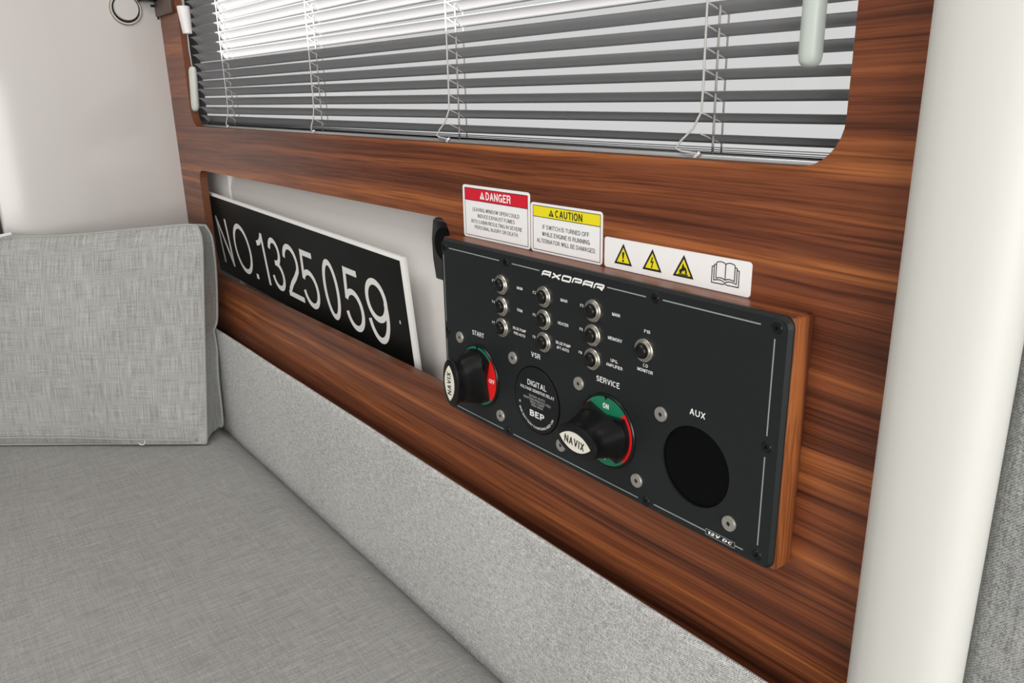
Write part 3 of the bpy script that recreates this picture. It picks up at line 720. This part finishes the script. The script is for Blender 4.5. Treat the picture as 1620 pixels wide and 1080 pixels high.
# silver and black screws
def screw_me(r, h, m, rim=0.0):
    n = 30
    head = lathe_me([(r, -0.001), (r, h * 0.55), (r * 0.93, h), (r * 0.29, h), (r * 0.26, h * 0.1), (0, h * 0.1)], n, None, 30)
    head.materials.append(M[m]); return head
sil = screw_me(0.0052, 0.0014, 'steel'); soc = lathe_me([(0.00145, 0.0006), (0.00130, 0.0011), (0.0, 0.0008)], 6, None, 10); soc.materials.append(M['black'])
for x, z in ((-329, -6.3), (-252, -6.2), (-270.6, -63.0), (-349, -63.0), (-172, -6), (-192, -63), (-91, -4.9), (-110.9, -61.6), (-31.4, -60.1)):
    s = link('silver_screw', sil, None, panel, (x / 1000, YF, z / 1000)); link('socket', soc, None, s, (x / 1000, YF, z / 1000))
rec = lathe_me([(0.0046, -0.001), (0.0046, 0.0001), (0.0042, 0.0003), (0.0035, 0.0001)], 30); rec.materials.append(M['plate'])
blk = screw_me(0.0034, 0.0006, 'black'); soc2 = lathe_me([(0.0013, 0.0003), (0.0011, 0.0007), (0, 0.0005)], 6, None, 10); soc2.materials.append(M['void'])
for x, z in ((-348.4, 72), (-259.7, 72), (-100.3, 72.8), (-8.8, 72.8), (-9.4, 0), (-10, -72.4), (-102, -74.0), (-260.4, -74.2), (-348.4, -4.4), (-348.4, -73)):
    s = link('black_screw', rec, None, panel, (x / 1000, YF, z / 1000)); link('screw_head', blk, None, s, (x / 1000, YF, z / 1000)); link('socket', soc2, None, s, (x / 1000, YF, z / 1000))

# relay disc
RC = (-0.2218, -0.0345)
rd = link('relay_disc', lathe_me([(0.0274, -0.0005), (0.0274, 0.0006), (0.0268, 0.0010), (0.0, 0.0010)], 64, None, 30), 'disc', panel, (RC[0], YF, RC[1])); rd['label'] = 'round voltage relay disc with white print'
link('disc_groove', lathe_me([(0.0284, -0.0005), (0.0284, 0.0002), (0.0275, 0.0002)], 64), 'void', rd, (RC[0], YF, RC[1]))
YD = YF - 0.0010
for s, z, w, c, m in (('DIGITAL', -20.9, 23.6, 4.6, 'print_white'), ('VOLTAGE SENSITIVE RELAY', -26.6, 42.5, 2.5, 'print_white'), ('12/24V AUTO', -31.8, 20, 1.9, 'print_grey'), ('IGNITION PROTECTED', -34.6, 34, 1.9, 'print_grey'), ('125A CONT', -37.0, 18, 1.8, 'print_grey'), ('140A MAX', -39.4, 15, 1.8, 'print_grey'), ('BEP', -46.6, 18.2, 5.4, 'print_white')):
    put_text('lettering', s, -0.2205, z / 1000, YD, c / 1000, w / 1000, m, rd, 0.20 if s == 'BEP' else 0.14 if m == 'print_white' else 0.13)
am = text_me('2ND BATTERY CHARGING RED-ON', 0.0021, 0.052, 0.14)
for v in am.vertices:
    r = 0.0233 - v.co.z; a = -PI / 2 + v.co.x / 0.0233; v.co.x = r * math.cos(a); v.co.z = r * math.sin(a)
link('curved_lettering', am, 'print_white', rd, (RC[0], YD, RC[1]))
link('indicator_dot', lathe_me([(0.0012, -0.0002), (0.0012, 0.0002), (0, 0.0004)], 16), 'plate_line', rd, (-0.2425, YD, -0.0405))

# rotary battery switches
def superell(lx, lz, ex, y, n=40, rot=0.0):
    pts = []
    for k in range(n):
        a = 2 * PI * k / n; c, s = math.cos(a), math.sin(a)
        x = lx / 2 * math.copysign(abs(c) ** (2 / ex), c); z = lz / 2 * math.copysign(abs(s) ** (2 / ex), s)
        pts.append((x * math.cos(rot) - z * math.sin(rot), y, x * math.sin(rot) + z * math.cos(rot)))
    return pts
def sector_me(r0, r1, a0, a1, y, n=18, t=0.0003):
    outl = [(r1 * math.cos(math.radians(a0 + (a1 - a0) * i / n)), r1 * math.sin(math.radians(a0 + (a1 - a0) * i / n))) for i in range(n + 1)]
    inl = [(r0 * math.cos(math.radians(a1 + (a0 - a1) * i / n)), r0 * math.sin(math.radians(a1 + (a0 - a1) * i / n))) for i in range(n + 1)]
    return prism_me([outl + inl], y - t, y)
def battery_switch(cx, cz, rot, label):
    d = link('battery_switch', lathe_me([(0.0283, -0.0003), (0.0283, 0.0010), (0.0277, 0.0018), (0.0269, 0.0019), (0.0265, 0.0016), (0, 0.0016)], 64, None, 30), 'black', panel, (cx, YF, cz)); d['label'] = label
    P0 = (cx, YF, cz); y = -0.0016
    for a0, nm, m in ((45, 'green_sector', 'green'), (225, 'green_sector', 'green'), (-45, 'red_sector', 'red'), (135, 'red_sector', 'red')):
        link(nm, sector_me(0.008, 0.0262, a0, a0 + 90, y), m, d, P0)
    yt = YF - 0.0019
    put_text('lettering', 'ON', cx, cz + 0.0195, yt, 0.0040, 0.0062, 'print_white', d, 0.19)
    put_text('lettering', 'I', cx, cz - 0.0205, yt, 0.0042, None, 'print_white', d, 0.19)
    put_text('lettering', 'OFF', cx + 0.0203, cz, yt, 0.0036, 0.0080, 'print_white', d, 0.19)
    put_text('lettering', 'O', cx - 0.0205, cz, yt, 0.0040, None, 'print_white', d, 0.19)
    link('pointer_notch', prism_me([[(-0.0016, 0.0264), (0.0016, 0.0264), (0, 0.0240)]], y - 0.0006, y), 'black', d, P0)
    # wings of the knob: two opposite fans with the cut-outs between them
    fan = []
    for s in (0, 180):
        fan += [(0.0245 * math.cos(math.radians(s + a) + rot), 0.0245 * math.sin(math.radians(s + a) + rot)) for a in range(-47, 48, 6)]
        a_ = math.radians(s + 90) + rot; fan.append((0.0135 * math.cos(a_), 0.0135 * math.sin(a_)))
    base = prism_me([fan], -0.0062, -0.0022)
    up_ = prism_me([[(x * 0.9, z * 0.9) for x, z in fan]], -0.0072, -0.0062)
    link('knob_base', join_me([base, up_]), 'black', d, P0)
    secs = [superell(0.0475, 0.0300, 3.4, -0.0062, rot=rot), superell(0.0460, 0.0285, 3.4, -0.0085, rot=rot), superell(0.0425, 0.0262, 3.0, -0.015, rot=rot), superell(0.0392, 0.0240, 2.6, -0.0215, rot=rot),
            superell(0.0385, 0.0222, 2.3, -0.0250, rot=rot), superell(0.0415, 0.0232, 2.1, -0.0275, rot=rot), superell(0.0425, 0.0236, 2.1, -0.0295, rot=rot), superell(0.0415, 0.0226, 2.1, -0.0308, rot=rot), superell(0.0350, 0.0170, 2.1, -0.0314, rot=rot)]
    link('knob_grip', autosmooth(loft_me(secs), 50), 'black', d, P0)
    hl, hw = 0.0158, 0.0069; Rr = (hl * hl + hw * hw) / (2 * hw); lens = []
    am_ = math.asin(hl / Rr)
    for sgn in (1, -1):
        for i in range(14):
            a = am_ * (1 - 2 * i / 14) * sgn
            lens.append((Rr * math.sin(a) * 1.0, sgn * (Rr * math.cos(a) - (Rr - hw))))
    lens = [(x * math.cos(rot) - z * math.sin(rot), x * math.sin(rot) + z * math.cos(rot)) for x, z in lens]
    link('badge', prism_me([lens], -0.0321, -0.0310), 'badge', d, P0)
    put_text('badge_lettering', 'NAVIX', cx, cz, YF - 0.0321, 0.0058, 0.0205, 'stk_black', d, 0.18, rot=rot)
    return d
battery_switch(-0.3005, -0.0345, math.radians(90), 'left battery switch turned to the red OFF mark')
battery_switch(-0.1415, -0.0337, math.radians(-4), 'battery switch turned to the green ON mark')

# ================================================================== STICKERS
def frame_quads(x0, x1, z0, z1, t):
    return [hline(x0, x1, z0, t), hline(x0, x1, z1, t), vline(x0, z0, z1, t), vline(x1, z0, z1, t)]
def sticker(name, x0, x1, z0, z1, label, r=0.0028):
    root = empty(name, ((x0 + x1) / 2, 0, z0), label, 'sticker')
    link('backing', prism_me([rrect(x0, x1, z0, z1, r, 5)], -0.0005, -0.00002), 'stk_white', root)
    return root
YS = -0.0005
def tri_quads(cx, zb, half, h, w): return ribbon([(cx - half, zb), (cx, zb + h), (cx + half, zb)], w, True)
def tri_fill(cx, zb, half, h): return prism_me([[(cx - half, zb), (cx + half, zb), (cx, zb + h)]], -0.0001, 0)
d = sticker('danger_sticker', -0.3462, -0.2527, 0.0804, 0.1257, 'white and red DANGER sticker about open windows, leftmost above the panel')
link('header', prism_me([[(-0.3428, 0.1129), (-0.2553, 0.1129), (-0.2553, 0.1232), (-0.3428, 0.1232)]], YS - 0.0001, YS), 'stk_red', d)
link('border', join_me([quads_me([q], 0.00015) for q in frame_quads(-0.3429, -0.2552, 0.0825, 0.1232, 0.0005) + [hline(-0.3429, -0.2552, 0.1129, 0.0005)]]), 'stk_black', d, (0, YS, 0))
put_text('lettering', 'DANGER', -0.2945, 0.1180, YS - 0.0001, 0.0066, 0.0345, 'stk_white', d, 0.17)
link('warning_triangle', tri_fill(-0.3170, 0.1149, 0.0034, 0.0062), 'stk_white', d, (0, YS - 0.0001, 0))
put_text('lettering', '!', -0.3170, 0.1171, YS - 0.0002, 0.0032, None, 'stk_red', d, 0.3)
for s, x, z, w in (('LEAVING WINDOW OPEN COULD', -0.2990, 0.1054, 0.0655), ('INDUCE EXHAUST FUMES', -0.2985, 0.1003, 0.0520), ('INTO CABIN RESULTING IN SEVERE', -0.2985, 0.0951, 0.0712), ('PERSONAL INJURY OR DEATH.', -0.2985, 0.0902, 0.0615)):
    put_text('lettering', s, x, z, YS, 0.0031, w, 'stk_black', d, 0.135)
c = sticker('caution_sticker', -0.2515, -0.1702, 0.0804, 0.1190, 'white and yellow CAUTION sticker about switching off, middle above the panel')
link('header', prism_me([[(-0.2484, 0.1083), (-0.1722, 0.1083), (-0.1722, 0.1168), (-0.2484, 0.1168)]], YS - 0.0001, YS), 'stk_yellow', c)
link('border', join_me([quads_me([q], 0.00015) for q in frame_quads(-0.2485, -0.1722, 0.0823, 0.1168, 0.0005) + [hline(-0.2485, -0.1722, 0.1083, 0.0005)]]), 'stk_black', c, (0, YS, 0))
put_text('lettering', 'CAUTION', -0.2066, 0.1124, YS - 0.0001, 0.0056, 0.0305, 'stk_black', c, 0.17)
link('warning_triangle', tri_fill(-0.2265, 0.1098, 0.0030, 0.0052), 'stk_black', c, (0, YS - 0.0001, 0))
put_text('lettering', '!', -0.2265, 0.1116, YS - 0.0002, 0.0027, None, 'stk_yellow', c, 0.3)
for s, x, z, w in (('IF SWITCH IS TURNED OFF', -0.2105, 0.1009, 0.0530), ('WHILE ENGINE IS RUNNING', -0.2105, 0.0954, 0.0545), ('ALTERNATOR WILL BE DAMAGED.', -0.2103, 0.0899, 0.0675)):
    put_text('lettering', s, x, z, YS, 0.0033, w, 'stk_black', c, 0.135)
s_ = sticker('symbol_sticker', -0.1678, -0.0424, 0.0804, 0.1021, 'long white sticker with three yellow warning triangles and an open book', 0.0022)
def fill_poly(pts): return prism_me([pts], -0.00018, 0)
for k, cx in enumerate((-0.1489, -0.1217, -0.0945)):
    zb, hf, hh = 0.0851, 0.0075, 0.0128
    link('warning_triangle', tri_fill(cx, zb, hf, hh), 'stk_yellow', s_, (0, YS, 0))
    link('triangle_outline', quads_me(tri_quads(cx, zb, hf, hh, 0.0014), 0.00016), 'stk_black', s_, (0, YS, 0))
    if k == 0:
        pict = join_me([fill_poly([(cx - 0.0009, zb + 0.0068), (cx - 0.0004, zb + 0.0034), (cx + 0.0004, zb + 0.0034), (cx + 0.0009, zb + 0.0068), (cx + 0.0009, zb + 0.0078), (cx, zb + 0.0084), (cx - 0.0009, zb + 0.0078)]),
                        fill_poly([(cx + 0.00085 * math.cos(2 * PI * i / 10), zb + 0.0021 + 0.00085 * math.sin(2 * PI * i / 10)) for i in range(10)])])
    elif k == 1:
        pict = fill_poly([(cx - 0.0002, zb + 0.0086), (cx - 0.0016, zb + 0.0044), (cx + 0.0002, zb + 0.0050), (cx - 0.0006, zb + 0.0024), (cx - 0.0011, zb + 0.0024), (cx - 0.0002, zb + 0.0010), (cx + 0.0006, zb + 0.0024), (cx + 0.0001, zb + 0.0024), (cx + 0.0014, zb + 0.0062), (cx - 0.0003, zb + 0.0056), (cx + 0.0007, zb + 0.0086)])
    else:
        pict = join_me([fill_poly([(cx - 0.0030, zb + 0.0018), (cx - 0.0034, zb + 0.0032), (cx - 0.0026, zb + 0.0046), (cx - 0.0018, zb + 0.0044), (cx - 0.0012, zb + 0.0062), (cx - 0.0003, zb + 0.0086), (cx + 0.0004, zb + 0.0072), (cx + 0.0008, zb + 0.0056), (cx + 0.0014, zb + 0.0064), (cx + 0.0022, zb + 0.0052), (cx + 0.0030, zb + 0.0036), (cx + 0.0030, zb + 0.0018), (cx + 0.0014, zb + 0.0020), (cx + 0.0018, zb + 0.0034), (cx + 0.0008, zb + 0.0044), (cx + 0.0002, zb + 0.0032), (cx - 0.0008, zb + 0.0036), (cx - 0.0014, zb + 0.0026), (cx - 0.0012, zb + 0.0019)]),
                        fill_poly([(cx - 0.0040, zb + 0.0009), (cx + 0.0040, zb + 0.0009), (cx + 0.0040, zb + 0.0016), (cx - 0.0040, zb + 0.0016)])])
    link('pictogram', pict, 'stk_black', s_, (0, YS - 0.0001, 0))
bx, bz = -0.0613, 0.0862; w = 0.00062; st = []
def bk(pts, closed=False): 
    global st
    st += ribbon([(bx + x / 1000, bz + z / 1000) for x, z in pts], w, closed)
Lp = [(0, 2.0), (-1.5, 2.7), (-3.6, 3.0), (-5.6, 2.7), (-7.0, 2.2)]
for sg in (-1, 1):
    pg = [(x * -sg if sg == 1 else x, z) for x, z in Lp]
    bk(pg); bk([(0, 12.0)] + [(pg[i][0], pg[i][1] + 10.1 - (0.2 if i == 4 else 0)) for i in range(1, 5)]); bk([pg[-1], (pg[-1][0], 12.1)])
    bk([(sg * 7.0, 11.0), (sg * 8.6, 10.6), (sg * 8.6, 0.6)]); bk([(sg * 8.6, 9.6), (sg * 10.2, 9.2), (sg * 10.2, -0.9), (sg * 1.6, -0.9), (0, -0.3)])
    bk([(sg * 8.6, 0.8), (sg * 6.0, 1.4), (sg * 3.4, 1.5), (sg * 1.4, 1.0), (0, 0.3)])
bk([(0, 2.0), (0, 12.0)])
link('book_pictogram', quads_me(st, 0.00015), 'stk_black', s_, (0, YS, 0))
